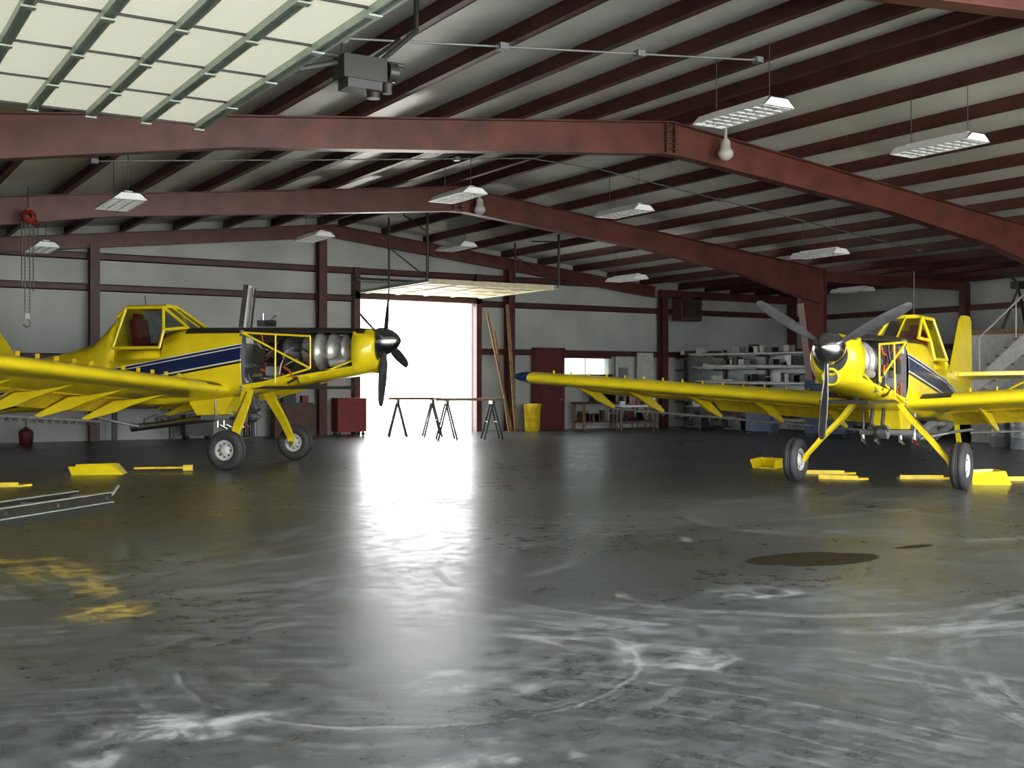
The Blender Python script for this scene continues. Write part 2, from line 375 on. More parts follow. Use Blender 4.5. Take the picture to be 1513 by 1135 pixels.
# ------------------------------------------------------------------ lamps
def lamp(x,y,z,long=1.5):
    b=B(); h=long/2
    top=[(-.17,.08),(.17,.08),(.30,-.05),(-.30,-.05)]
    b.prism([(p[0],-h,p[1]) for p in top],(0,.02,0),WHITE); b.prism([(p[0],h-.02,p[1]) for p in top],(0,.02,0),WHITE)
    b.prism([(-.17,-h,.08),(.17,-h,.08),(.17,-h,.065),(-.17,-h,.065)],(0,long,0),WHITE)
    for s in(-1,1): b.prism([(s*.17,-h,.08),(s*.30,-h,-.05),(s*.285,-h,-.05),(s*.155,-h,.065)],(0,long,0),WHITE)
    for k in (-.18,-.06,.06,.18): b.tube((k,-h+.04,-.005),(k,h-.04,-.005),.02,WHITE,n=8)
    for k in range(9): b.bb((-.28,-h+.08+k*(long-.16)/8-.004,-.05),(.28,-h+.08+k*(long-.16)/8+.004,-.03),LOUV)
    for k in (-.1,.1): b.bb((k-.003,-h,-.05),(k+.003,h,-.03),LOUV)
    b.bb((-.07,-h+.15,.08),(.07,h-.15,.12),WHITE)
    top=rt(x)+.1-z
    for yy in(-h+.2,h-.2): b.tube((0,yy,.1),(0,yy,top),.007,DGRAY,n=6)
    b.build('hanging_fluorescent_lamp',loc=(x,y,z))
for x,z in ((11.5,5.5),(15.8,5.5)):
    for y in (12.4,20.9,28.8): lamp(x,y,z)
for x,z,ys in ((21.8,4.88,(20.7,28.7)),(4.75,4.82,(21.0,29.0)),(30,4.75,(27,14))):
    for y in ys: lamp(x,y,z)
def bay(x,y,z):
    b=B(); b.lathe((0,0,0),(0,0,-1),[(-.25,.03),(-.05,.03),(0,.09),(.15,.10),(.18,.13),(.22,.15),(.30,.14),(.36,.08),(.38,.001)],WHT2,20)
    b.tube((0,0,0),(0,0,rt(x)-z),.015,DGRAY); b.build('bell_ceiling_lamp',loc=(x,y,z))
bay(15.15,16.8,6.3); bay(14.5,25.2,6.25)
def conduit(y,x0,x1,down=.05):
    b=B(); pts=[]
    n=12
    for i in range(n+1):
        x=x0+(x1-x0)*i/n; pts.append((x,y,rt(x)-.03))
    b.path(pts,.014,GRAY)
    for i in range(0,n+1,4): b.box(pts[i],(.12,.12,.08),GRAY)
    b.build('electrical_conduit')
conduit(12.4,5.3,11.8); conduit(21.,4.3,26); conduit(29.5,4.3,14.5)

# door operator
b=B(); c=Vector((4.9,11.0,4.85))
b.box(c,(.48,.30,.24),DARK); b.box(c+Vector((0,0,-.16)),(.38,.26,.1),DGRAY); b.tube(c+Vector((.26,-.1,0)),c+Vector((.36,-.1,0)),.1,DARK)
b.tube(c+Vector((.15,0,-.12)),c+Vector((.15,0,-.27)),.07,DARK); b.tube(c+Vector((-.75,0,.12)),c+Vector((.5,0,.12)),.025,DGRAY)
b.tube(c+Vector((.31,.0,-.05)),c+Vector((.31,0,-.2)),.05,DGRAY)
b.path([c+Vector((.2,0,.1)),c+Vector((.7,.1,.55)),c+Vector((.7,.1,.95))],.03,DARK)
b.path([c+Vector((.1,.1,.1)),c+Vector((.6,.3,.5))],.02,DARK)
b.path([c+Vector((-.2,0,.1)),c+Vector((-.2,0,.85))],.015,DARK)
b.path([c+Vector((-.25,0,.05)),c+Vector((-.8,0,-.12)),c+Vector((-1.0,0,.0)),c+Vector((-1.08,0,.15))],.03,DGRAY)
b.build('garage_door_operator')
# chain hoist
b=B(); x,y=3.85,25.1
b.tube((x,y,5.6),(x,y,5.15),.02,CHR); b.lathe((x,y-.12,5.0),(0,1,0),[(0,.06),(.02,.14),(.2,.14),(.24,.06)],RED,16); b.box((x,y,5.12),(.1,.16,.1),RED)
b.lathe((x+.12,y-.08,4.9),(0,1,0),[(0,.03),(.01,.07),(.12,.07),(.14,.03)],RED,14)
for dx,z1 in((-.06,3.0),(.03,3.0),(.1,3.5),(-.12,3.6)):
    z=4.9
    while z>z1:
        b.tube((x+dx,y,z),(x+dx,y,z-.05),.014,CHR,n=6); b.tube((x+dx,y,z-.05),(x+dx+.006,y,z-.075),.008,CHR,n=6); z-=.075
b.box((x-.02,y,2.98),(.1,.08,.12),CHR)
hp=[(x-.02+.07*math.sin(a),y,2.84+.08*math.cos(a)) for a in [math.radians(k) for k in range(0,260,25)]]
b.path(hp,.018,CHR); b.build('chain_hoist')

# ------------------------------------------------------------------ airplane
def airplane(M,d,sc,angles,prad,tire_r,blade,openpanel):
    E=bpy.data.objects.new('crop_duster_airplane',None); COL.objects.link(E)
    E.location=(M[0],M[1],0); E.rotation_euler=(0,0,math.atan2(d[1],d[0])); E.scale=(sc,)*3
    secs=[(2.46,2.02,2.62,.29,2),(2.40,1.93,2.66,.36,2),(2.25,1.82,2.68,.42,2.2),(2.05,1.77,2.69,.46,2.5),(1.5,1.68,2.70,.50,3),(.8,1.56,2.71,.53,3.2),(0,1.42,2.72,.55,3.4),(-.2,1.38,2.72,.56,3.4),
      (-.21,1.38,2.72,.56,3.4),(-1,1.27,2.73,.57,3.4),(-1.45,1.22,2.73,.57,3.4),(-1.9,1.18,2.66,.57,3.4),(-1.95,1.18,2.30,.57,4),(-3.0,1.10,2.30,.56,4),(-3.02,1.10,2.98,.54,2.6),(-3.2,1.09,2.86,.53,2.6),(-3.6,1.07,2.46,.50,2.6),
      (-4.3,1.04,2.26,.42,2.6),(-5.5,1.0,2.04,.27,2.5),(-6.4,.98,1.88,.15,2.3),(-7.2,.98,1.75,.05,2)]
    N=32; b=B(); rings=[]
    for s,zb,zt,hw,n in secs:
        R=[]
        for i in range(N):
            a=2*math.pi*i/N; ca,sa=math.cos(a),math.sin(a)
            R.append((s,hw*math.copysign(abs(ca)**(2/n),ca),(zb+zt)/2+(zt-zb)/2*math.copysign(abs(sa)**(2/n),sa)))
        rings.append(R)
    for k in range(len(rings)-1):
        s0,s1=secs[k][0],secs[k+1][0]
        for i in range(N):
            a=360*(i+.5)/N; a2=a if a<=180 else a-360
            side=abs(a2) if abs(a2)<=90 else 180-abs(a2)
            up=a2>0
            if s0<=2.06 and s1>=-.205 and side<(45 if up else 34): continue
            mt=BODY
            if up and side>44 and s0<=2.3 and s1>=-1.6: mt=DARK
            q=[rings[k][i],rings[k][(i+1)%N],rings[k+1][(i+1)%N],rings[k+1][i]]
            b.add(q,[(0,1,2,3)],mt,True)
    b.add(rings[0],[tuple(range(N))],DGRAY); b.add(rings[-1],[tuple(range(N))],BODY)
    o=b.build('fuselage',E,recalc=False)
    import bmesh
    bm=bmesh.new(); bm.from_mesh(o.data); bmesh.ops.remove_doubles(bm,verts=bm.verts,dist=.0008); bmesh.ops.recalc_face_normals(bm,faces=bm.faces); bm.to_mesh(o.data); bm.free()
    es=o.modifiers.new('es','EDGE_SPLIT'); es.split_angle=math.radians(38)
    sd=o.modifiers.new('so','SOLIDIFY'); sd.thickness=.02; sd.offset=-1
    b=B()
    b.bb((-.25,-.5,1.45),(-.2,.5,2.65),GRAY); b.bb((2.06,-.38,1.85),(2.1,.38,2.6),YELD)
    b.lathe((.95,0,2.24),(1,0,0),[(0,.02),(0,.30),(.06,.34),(.26,.34),(.28,.38),(.34,.38),(.36,.33),(.52,.33),(.54,.36),(.6,.36),(.62,.31),(.8,.30),(.82,.34),(.88,.34),(.9,.27),(1.1,.22),(1.15,.02)],TURB,28)
    b.lathe((.15,0,2.22),(1,0,0),[(0,.02),(0,.2),(.35,.26),(.4,.33),(.5,.33),(.55,.22),(.8,.22)],DGRAY,20)
    for sy in (-1,1):
        F=[(-.2,sy*.5,2.6),(-.2,sy*.5,1.5)]; R=[(1.2,sy*.43,2.52),(1.2,sy*.43,1.9)]
        b.tube(F[0],R[0],.022,YEL); b.tube(F[0],R[1],.022,YEL); b.tube(F[1],R[1],.022,YEL); b.tube(R[0],R[1],.018,YEL)
        b.tube((.5,sy*.5,1.62),(.5,sy*.48,2.55),.018,YEL); b.tube((1.2,sy*.43,1.72),(2.05,sy*.38,2.05),.02,YEL)
        b.box((.15,sy*.4,2.15),(.22,.14,.26),DARK); b.box((.42,sy*.42,1.85),(.25,.12,.18),GRAY); b.box((-.05,sy*.46,2.45),(.14,.06,.12),WHT2)
        b.path([(1.75,sy*.26,2.1),(1.9,sy*.36,2.05),(1.6,sy*.42,2.0)],.07,TURB,n=14)
        for k in range(38):
            p=Vector((random.uniform(-.1,1.1),sy*random.uniform(.30,.48),random.uniform(1.6,2.4))); q=p+Vector((random.uniform(-.35,.35),sy*random.uniform(-.06,.02),random.uniform(-.3,.3)))
            q.x=min(max(q.x,-.15),1.3); q.z=min(max(q.z,1.62),2.55)
            b.path([p,(p+q)/2+Vector((0,0,random.uniform(-.08,.08))),q],random.choice((.012,.016,.024)),random.choice((ORG,DARK,SIL,TURB,RED,GRAY,BRN)),n=6)
        for k in range(8):
            p=(random.uniform(0,1.1),sy*random.uniform(.3,.44),random.uniform(1.68,2.1)); b.box(p,(random.uniform(.06,.2),.1,random.uniform(.05,.16)),random.choice((DARK,GRAY,SIL,BRN,DARK)))
    b.bb((-.2,-.42,1.5),(1.8,.42,1.56),DARK); b.bb((-.2,-.03,1.56),(1.2,.03,2.6),DARK)
    b.build('engine',E)
    b=B(); 
    b.lathe((2.30,0,1.98),(1,0,-.15),[(0,.14),(.16,.155),(.2,.135),(.16,.11)],YEL,20); b.lathe((2.33,0,1.98),(1,0,-.15),[(.1,.11),(.1,.001)],GRAY,20)
    b.build('chin_intake',E)
    b=B(); hub=Vector((2.52,0,2.42)); ax=Vector((1,0,.06)).normalized()
    b.lathe(hub-ax*.08,ax,[(-.02,.02),(0,.27),(.06,.275),(.16,.262),(.28,.21),(.38,.13),(.44,.05),(.455,.001)],SPIN,32); b.build('spinner',E)
    b=B(); rr=prad/sc
    for A in angles:
        a=math.radians(A); dr=Vector((0,math.sin(a),math.cos(a))); dr=(dr-ax*dr.dot(ax)).normalized(); tn=ax.cross(dr)
        rings=[]
        for f,ch,th,tw in ((.12,.10,.09,70),(.22,.11,.07,60),(.35,.17,.045,48),(.55,.20,.03,36),(.75,.185,.022,28),(.9,.16,.016,23),(.97,.13,.012,21),(1.0,.06,.008,20)):
            t=math.radians(90-tw); cd=(tn*math.sin(t)+ax*math.cos(t)) ; nd=dr.cross(cd)
            c=hub+ax*.05+dr*(rr*f)
            rings.append([c+cd*(ch/2*math.cos(q))+nd*(th/2*math.sin(q)) for q in [2*math.pi*i/10 for i in range(10)]])
        vs=[v for r in rings for v in r]; fs=[(k*10+i,k*10+(i+1)%10,(k+1)*10+(i+1)%10,(k+1)*10+i) for k in range(len(rings)-1) for i in range(10)]
        b.add(vs,fs,blade,True); b.add(rings[-1],[tuple(range(10))],blade)
    b.build('propeller',E)
    AF=[(0,.0),(.012,.035),(.05,.068),(.14,.10),(.3,.118),(.5,.10),(.75,.055),(1,.008),(1,-.004),(.75,-.012),(.5,-.03),(.3,-.045),(.14,-.05),(.05,-.042),(.012,-.025)]
    def wz(y): return 1.42+abs(y)*.064
    b=B(); inc=math.radians(6)
    def sec(y,ch,le,zo=0,ts=1):
        r=[]
        for px,pz in AF:
            X=-px*ch*math.cos(inc)-pz*ch*ts*math.sin(inc); Z=-px*ch*math.sin(inc)+pz*ch*ts*.88
            r.append((le+X,y,wz(y)+.04+zo+Z))
        return r
    n=len(AF)
    for sy in(-1,1):
        st=[(0,2.05,-.5,0,1),(.65,2.05,-.5,0,1),(1.2,2.05,-.5,0,1),(3,2.02,-.5,0,1),(6,1.98,-.5,0,1),(7.95,1.95,-.5,0,1),(8.2,1.9,-.52,.0,.95),(8.36,1.7,-.6,.01,.75),(8.42,1.4,-.75,.02,.35)]
        R=[sec(sy*y,c,l,z,t) for y,c,l,z,t in st]
        for k in range(len(R)-1):
            for i in range(n):
                mt=BLUE if k>=5 else YEL
                if k==1 and 1<=i<=5: mt=DARK
                b.add([R[k][i],R[k][(i+1)%n],R[k+1][(i+1)%n],R[k+1][i]],[(0,1,2,3)],mt,True)
        b.add(R[-1],[tuple(range(n))],BLUE)
    o=b.build('wing',E,recalc=False)
    bm=bmesh.new(); bm.from_mesh(o.data); bmesh.ops.remove_doubles(bm,verts=bm.verts,dist=.0008); bmesh.ops.recalc_face_normals(bm,faces=bm.faces); bm.to_mesh(o.data); bm.free()
    es=o.modifiers.new('es','EDGE_SPLIT'); es.split_angle=math.radians(50)
    b=B()
    for sy in(-1,1):
        for y0,y1,dr in ((.75,4.3,.26),(4.4,7.7,.10)):
            p=[]
            for y in (y0,y1):
                z=wz(y)-.17; p.append([(-2.42,sy*y,z+.05),(-2.85,sy*y,z-dr),(-2.86,sy*y,z-dr-.015),(-2.5,sy*y,z-.06),(-2.38,sy*y,z-.02)])
            m=5; b.add(p[0]+p[1],[(i,(i+1)%m,m+(i+1)%m,m+i) for i in range(m)]+[tuple(range(m)),tuple(range(m,2*m))],YELD)
    b.build('flaps',E)
    b=B()
    for sy in(-1,1):
        for y in (1.5,2.9,4.35,5.8,7.1):
            z=wz(y)+.01; Y=sy*y
            b.prism([(-1.25,Y-.03,z-.12),(-1.95,Y-.03,z-.22),(-2.35,Y-.03,z-.25),(-3.05,Y-.03,z-.58),(-2.95,Y-.03,z-.62),(-2.3,Y-.03,z-.46),(-2.0,Y-.03,z-.34)],(0,.06,0),YEL)
        pts=[(-3.0,sy*y,wz(y)-.62) for y in (1.0,2.5,4.0,5.5,7.2)]
        b.path(pts,.025,GRAY)
        for i in range(26):
            y=1.1+i*.235; z=wz(y)-.62; b.tube((-3.0,sy*y,z),(-3.0,sy*y,z-.09),.014,DGRAY,n=6); b.tube((-3.0,sy*y,z-.03),(-3.08,sy*y,z-.06),.016,SIL,n=6)
        for i in range(14):
            y=1.5+i*.45; b.bb((-.75,sy*y-.006,wz(y)+.18),(-.68,sy*y+.006,wz(y)+.25),YELD)
    b.build('spray_boom',E)
    b=B()
    b.prism([(-.5,-.28,1.35),(-1.5,-.28,1.3),(-1.3,-.28,.98),(-.7,-.28,1.0)],(0,.56,0),YEL)
    b.box((-1.0,0,.93),(.5,.4,.1),GRAY)
    b.tube((-.6,0,.98),(-2.9,-.05,.70),.075,SIL,n=16); b.tube((-.75,-.5,.93),(-.75,.5,.93),.06,GRAY); b.tube((-.4,-.12,.95),(-.4,.12,.95),.13,GRAY)
    b.lathe((-.35,0,.95),(1,0,0),[(0,.02),(0,.11),(.18,.11),(.25,.05),(.3,.02)],DGRAY,16)
    for yy in (-.1,.1):
        b.path([(-.2,yy,1.4),(-.1,yy,1.1),(-.4,yy,.98)],.035,DGRAY)
    for yy in (-.45,-.2,.25,.5):
        b.tube((-.75,yy,.93),(-.75,yy,.75),.035,SIL); b.tube((-.7,yy,.8),(-.6,yy+.1,.72),.025,RED if yy>.4 else SIL)
        b.tube((-.8,yy,1.3),(-.78,yy,.9),.02,GRAY)
    for sy in(-1,1): b.path([(-2.7,sy*.1,.74),(-3.0,sy*.6,.86),(-3.0,sy*1.05,.94)],.03,GRAY)
    b.build('spray_pump',E)
    b=B(); hy=1.5
    for sy in(-1,1):
        pts=[((-.12),sy*.42,1.48,.11,.035),((-.08),sy*.62,1.22,.10,.032),((-.02),sy*1.0,.82,.085,.028),(0,sy*1.28,.50,.07,.026),(0,sy*1.33,tire_r-.02,.06,.03)]
        R=[]
        for x,y,z,w,t in pts: R.append([(x-w,y-t*sy,z-t*.6),(x+w,y-t*sy,z-t*.6),(x+w,y+t*sy,z+t*.6),(x-w,y+t*sy,z+t*.6)])
        for a,c in zip(R,R[1:]): b.add(a+c,[(i,(i+1)%4,4+(i+1)%4,4+i) for i in range(4)],YEL)
        b.add(R[0],[(0,1,2,3)],YEL); b.add(R[-1],[(0,1,2,3)],YEL)
        b.tube((0,sy*1.28,tire_r),(0,sy*(hy+.06),tire_r),.045,SIL)
        b.path([(-.1,sy*.5,1.45),(-.12,sy*1.0,.86),(-.1,sy*1.3,.45)],.012,BLK,n=6)
    b.build('landing_gear',E)
    b=B()
    for sy in(-1,1):
        r=tire_r; c=(0,sy*hy,r); w=.135
        b.lathe(c,(0,1,0),[(-w*.7,r*.5),(-w*.95,r*.62),(-w,r*.8),(-w*.8,r*.94),(-w*.5,r*.985),(-w*.2,r),(-w*.17,r*.975),(-w*.05,r*.975),(-w*.02,r),(w*.02,r),(w*.05,r*.975),(w*.17,r*.975),(w*.2,r),(w*.5,r*.985),(w*.8,r*.94),(w,r*.8),(w*.95,r*.62),(w*.7,r*.5)],BLK,40)
        for q in(-1,1):
            b.lathe(c,(0,q,0),[(w*.72,r*.52),(w*.8,r*.48),(w*.55,r*.42),(w*.5,r*.25),(w*.85,r*.2),(w*.9,r*.12),(w*.9,.001)],WHT2,24)
            for k in range(8):
                a=k*math.pi/4; b.tube((r*.33*math.cos(a),sy*hy+q*w*.5,r+r*.33*math.sin(a)),(r*.33*math.cos(a),sy*hy+q*w*.62,r+r*.33*math.sin(a)),.018,DGRAY,n=8)
    b.build('main_wheels',E)
    b=B()
    for sy in(-1,1):
        A=(-1.42,sy*.40,2.72);Bp=(-2.02,sy*.31,3.14);Cp=(-2.86,sy*.31,3.14);Dp=(-3.02,sy*.54,2.32);Ep=(-1.96,sy*.565,2.32); G=(-1.9,sy*.5,2.68)
        for p,q in ((A,Bp),(Bp,Cp),(Cp,Dp),(Dp,Ep),(Ep,G),(G,A),(G,Bp)): b.tube(p,q,.034,YEL,n=8)
        b.tube(Cp,(-3.04,sy*.33,2.95),.03,YEL,n=8)
        b.add([Bp,Cp,Dp,Ep,G],[(0,1,2,3,4)],GLASS); b.add([A,Bp,G],[(0,1,2)],GLASS)
    b.add([(-1.42,-.40,2.72),(-1.42,.40,2.72),(-2.02,.31,3.14),(-2.02,-.31,3.14)],[(0,1,2,3)],GLASS)
    b.tube((-1.40,0,2.74),(-2.02,0,3.16),.018,YEL,n=8)
    b.prism([(-2.0,-.33,3.13),(-2.0,.33,3.13),(-2.0,.2,3.2),(-2.0,-.2,3.2)],(-.9,0,0),YEL)
    b.prism([(-2.9,-.33,3.13),(-2.9,.33,3.13),(-2.9,.2,3.2),(-2.9,-.2,3.2)],(-.22,0,-.22),YEL)
    for yy in(-.31,.31): b.tube((-2.02,yy,3.13),(-2.86,yy,3.13),.03,YEL,n=8)
    b.tube((-2.6,0,3.2),(-2.62,0,4.1 if sc<1 else 3.4),.010,DGRAY,n=6)
    b.build('cockpit_canopy',E)
    b=B(); b.box((-2.72,0,2.58),(.14,.46,.66),RED,(0,-.15,0)); b.box((-2.5,0,2.36),(.46,.46,.12),RED); b.bb((-2.0,-.4,2.3),(-1.92,.4,2.62),DARK); b.box((-2.78,0,2.95),(.1,.25,.16),RED); b.tube((-2.2,0,2.3),(-2.15,0,2.6),.015,DARK); b.build('pilot_seat',E)
    b=B()
    fin=[(-5.55,2.0),(-6.55,3.30),(-6.75,3.42),(-7.25,3.42),(-7.45,3.3),(-7.55,1.2),(-7.2,1.0),(-6.9,1.75)]
    b.prism([(x,-.045,z) for x,z in fin],(0,.09,0),YEL)
    for sy in(-1,1):
        b.prism([(-6.15,sy*.05,2.02),(-6.55,sy*2.5,2.06),(-7.4,sy*2.6,2.0),(-7.4,sy*.05,1.94)],(0,0,.09),YEL)
        b.tube((-6.8,sy*.1,1.2),(-6.8,sy*1.5,2.0),.03,YEL)
    b.build('tail',E)
    b=B(); b.lathe((-6.6,0,.15),(0,1,0),[(-.05,.05),(-.06,.1),(-.05,.14),(0,.15),(.05,.14),(.06,.1),(.05,.05)],BLK,20)
    b.prism([(-6.1,-.05,1.05),(-6.2,-.05,.98),(-6.62,-.05,.15),(-6.56,-.05,.15)],(0,.1,0),YEL); b.tube((-6.6,-.08,.15),(-6.6,.08,.15),.03,SIL); b.build('tail_wheel',E)
    if openpanel:
        b=B()
        b.box((-.36,0,3.14),(.10,.50,.84),DARK,(0,.12,.25)); b.box((-.22,-.1,3.12),(.03,.03,.80),SIL,(0,.12,0)); b.box((-.33,.24,3.12),(.03,.03,.8),BRN,(0,.12,0))
        b.tube((-.4,.08,2.7),(-.38,.08,2.85),.02,SIL); b.tube((-.4,-.08,2.7),(-.38,-.08,2.85),.02,SIL)
        b.box((.08,0,2.80),(.3,.25,.12),DGRAY); b.tube((.0,0,2.85),(.0,0,3.0),.03,SIL); b.tube((.15,.05,2.85),(.25,.05,2.95),.03,GRAY); b.tube((.12,-.1,2.8),(.3,-.1,2.8),.05,DARK)
        b.build('raised_cowl_panel',E)
    return E
airplane((7.73,22.05),(.70,-.714),1.0,(20,110,200,290),1.33,.37,BLADE,True)
airplane((14.46,12.55),(-.911,-.413),.87,(-57,63,183),1.30,.41,BLADE2,False)

# ------------------------------------------------------------------ things on the floor
def scoop(name,x,y,rot,L=.9,W=.45,H=.2,m=YEL):
    b=B(); t=.015
    for s in(-1,1): b.prism([(-L/2,s*W/2,.0),(L/2,s*W/2,.0),(L*.3,s*W*.62,H),(-L*.55,s*W*.62,H*.9)],(0,t*s,0),m)
    b.prism([(L/2,-W/2,.0),(L/2,W/2,.0),(L*.32,W*.6,H),(L*.32,-W*.6,H)],(t,0,0),m)
    b.prism([(-L/2,-W/2,0),(L/2,-W/2,0),(L/2,W/2,0),(-L/2,W/2,0)],(0,0,.012),m)
    b.build(name,loc=(x,y,0),rot=(0,0,rot))
scoop('yellow_cowl_panel',4.45,21.3,-.4,.85,.45,.17); scoop('yellow_cowl_panel',16.15,11.75,-.6,.6,.4,.22); scoop('yellow_cowl_panel',15.7,16.2,.4,.5,.4,.18)
def plate(x,y,rot,L,W,m=YELD):
    b=B(); b.prism([(-L/2,-W/2,0),(L*.35,-W/2,0),(L/2,0,0),(L*.35,W/2,0),(-L/2,W/2,0)],(0,0,.03),m); b.bb((-L/2,-W/2,.03),(L*.3,-W/2+.03,.07),m); b.build('yellow_access_panel',loc=(x,y,0),rot=(0,0,rot))
plate(15.5,14.6,-.7,1.1,.3); plate(14.9,13.6,-.9,.8,.25); plate(17.4,11.9,-.5,1.1,.4); plate(2.6,19.5,-.3,.9,.3); plate(16.1,12.9,-.6,.9,.2)
b=B(); p=Vector((5.1,21.5,.06)); q=Vector((6.0,21.2,.06)); b.tube(p,q,.022,YELD); b.box(q,(.16,.16,.1),YELD,(0,0,-.4)); b.tube(p,(5.0,21.55,.05),.02,DARK); b.build('tow_bar')
b=B(); a=Vector((1.2,13.9,.0)); c=Vector((3.5,16.0,.0)); d=(c-a).normalized(); nrm=Vector((-d.y,d.x,0))
for o in(0,.55):
    P=a+nrm*o; Q=c+nrm*o
    for z,w in ((.02,.08),(.15,.08)): b.prism([P+Vector((0,0,z-.01))-nrm*w/2,Q+Vector((0,0,z-.01))-nrm*w/2,Q+Vector((0,0,z-.01))+nrm*w/2,P+Vector((0,0,z-.01))+nrm*w/2],(0,0,.015),GREENM)
    b.prism([P+Vector((0,0,.015)),Q+Vector((0,0,.015)),Q+Vector((0,0,.15)),P+Vector((0,0,.15))],nrm*.01,DARK)
for k in (0.05,.35,.65,.97):
    P=a.lerp(c,k); b.tube(P+Vector((0,0,.08)),P+nrm*.55+Vector((0,0,.08)),.025,GRAY)
b.tube(c+Vector((0,0,.1)),c+d*.15+Vector((0,0,.22)),.02,GRAY); b.build('steel_rail_frame')

# ------------------------------------------------------------------ background furniture
def sawtable(x,y,rot,L,W=.8,H=1.12):
    b=B(); b.bb((-L/2,-W/2,H),(L/2,W/2,H+.07),WOOD)
    for sx in(-1,1):
        X=sx*L*.33
        b.bb((X-.04,-W/2,H-.1),(X+.04,W/2,H),DGRAY)
        for sy in(-1,1):
            for q in(-1,1): b.tube((X,sy*W*.4,H-.04),(X+q*.27,sy*W*.48,.0),.028,DGRAY,n=8)
        b.tube((X-.14,-W*.44,.5),(X-.14,W*.44,.5),.016,DGRAY,n=6); b.tube((X+.14,-W*.44,.5),(X+.14,W*.44,.5),.016,DGRAY,n=6)
    b.build('sawhorse_table',loc=(x,y,0),rot=(0,0,rot))
sawtable(15.85,31.5,-.4,1.6); sawtable(16.4,29.1,-.4,2.0)
def chest(name,x,y,rot,W,D,H,m,rows):
    b=B(); b.bb((-W/2,-D/2,.12),(W/2,D/2,H),m)
    for i in range(rows):
        z0=.16+(H-.22)*i/rows; z1=.16+(H-.22)*(i+1)/rows-.02
        b.bb((-W/2+.03,-D/2-.015,z0),(W/2-.03,-D/2,z1),m); b.bb((-W/2+.08,-D/2-.035,z1-.035),(W/2-.08,-D/2-.015,z1-.02),DGRAY)
    for sx in(-1,1):
        for sy in(-1,1): b.lathe((sx*(W/2-.08),sy*(D/2-.08),.06),(0,1,0),[(-.02,.001),(-.02,.06),(.02,.06),(.02,.001)],BLK,12); b.tube((sx*(W/2-.08),sy*(D/2-.08),.06),(sx*(W/2-.08),sy*(D/2-.08),.13),.02,SIL)
    b.bb((-W/2-.01,-D/2-.01,H),(W/2+.01,D/2+.01,H+.02),m)
    b.build(name,loc=(x,y,0),rot=(0,0,rot))
chest('red_tool_cabinet',14.35,33.05,0,.95,.5,1.15,RED,5)
chest('tool_chest',26.1,24.4,-1.2,1.3,.55,1.7,BLUEG,8); chest('tool_chest',25.7,26.8,-1.3,.9,.5,1.15,BLUEG,5)
b=B(); b.lathe((21.0,32.9,0),(0,0,1),[(0,.001),(0,.23),(.02,.25),(.85,.29),(.9,.31),(.93,.3),(.93,.28),(.88,.27),(.2,.22),(.2,.001)],YELD,24); b.build('yellow_waste_barrel')
b=B()
for x0,x1,w,z1 in ((20.15,19.45,.08,4.0),(20.05,19.75,.06,3.4),(20.3,20.22,.12,4.3)):
    yb=32.9
    A=Vector((x0,yb,0));C=Vector((x1,33.35,z1)); b.prism([A,A+Vector((w,0,0)),C+Vector((w,0,0)),C],(0,.04,0),WOOD)
b.build('leaning_lumber')
b=B(); b.bb((23,32.8,.9),(26.4,33.5,.96),BRN)
for x in (23.1,24.7,26.3):
    for y in (32.85,33.45): b.bb((x-.04,y-.04,0),(x+.04,y+.04,.9),WOOD)
b.bb((23.05,32.85,.25),(26.35,33.45,.29),BRN)
for k in range(48):
    x=random.uniform(23.1,26.3); w=random.uniform(.08,.3); h=random.uniform(.08,.42); z=.96 if random.random()<.5 else .29
    b.bb((x-w/2,33.0,z),(x+w/2,33.0+random.uniform(.12,.35),z+min(h,.5)),random.choice((WHT2,DGRAY,CARD,MAR,BLUEG,GRAY,DARK,DARK,BRN)))
b.build('workbench')
b=B(); b.bb((25.1,33.66,1.3),(25.9,33.70,2.6),WHT2); b.bb((26.05,33.66,1.2),(26.8,33.70,2.75),WHT2); b.bb((25.2,33.62,1.5),(25.6,33.66,2.2),GRAY)
for x in (25.12,25.86,26.1,26.75): b.bb((x-.03,33.67,0),(x+.03,33.71,1.3),WOOD)
b.build('tool_board')
b=B(); b.bb((-.7,-.35,.85),(.7,.35,.9),GRAY)
for sx in(-1,1):
    for sy in(-1,1): b.tube((sx*.62,sy*.28,0),(sx*.62,sy*.28,.85),.022,DGRAY)
b.bb((-.62,-.3,.3),(.62,.3,.33),DGRAY)
for k in range(9):
    x=random.uniform(-.55,.55); b.bb((x-.07,-.1,.9),(x+.07,.12,.9+random.uniform(.06,.3)),random.choice((WHT2,DGRAY,MAR,CARD,GRAY)))
b.build('parts_cart',loc=(23.4,30.2,0),rot=(0,0,-.4))
b=B(); X=27.75; y0,y1=26.5,32.9
for y in (y0,28.7,30.8,y1):
    b.bb((X-.05,y-.05,0),(X+.05,y+.05,2.8),DARK)
    for z in (.35,.95,1.55,2.1,2.55): b.bb((X-.5,y-.03,z-.03),(X+.05,y+.03,z+.03),DARK)
for z in (.35,.95,1.55,2.1,2.55):
    for k in range(8):
        xx=X-.47+k*.06; a=y0-random.uniform(0,.3); c=y1-random.uniform(0,1.8); b.tube((xx,a,z+.06),(xx,c,z+.06+random.uniform(0,.1)),random.choice((.03,.04,.05)),random.choice((PVC,PVC,PVC,WHT2,GRAY,WOOD)),n=8)
    for k in range(11):
        y=random.uniform(y0+.2,y1-.3); w=random.uniform(.1,.4); b.bb((X-.4,y,z+.11),(X-.1,y+w,z+.11+random.uniform(.08,.34)),random.choice((WHT2,CARD,DGRAY,GRAY,WHT2,BRN,DARK)))
b.bb((X+.06,y0,.1),(X+.09,y1,2.7),GRAY)
b.build('pipe_storage_rack')
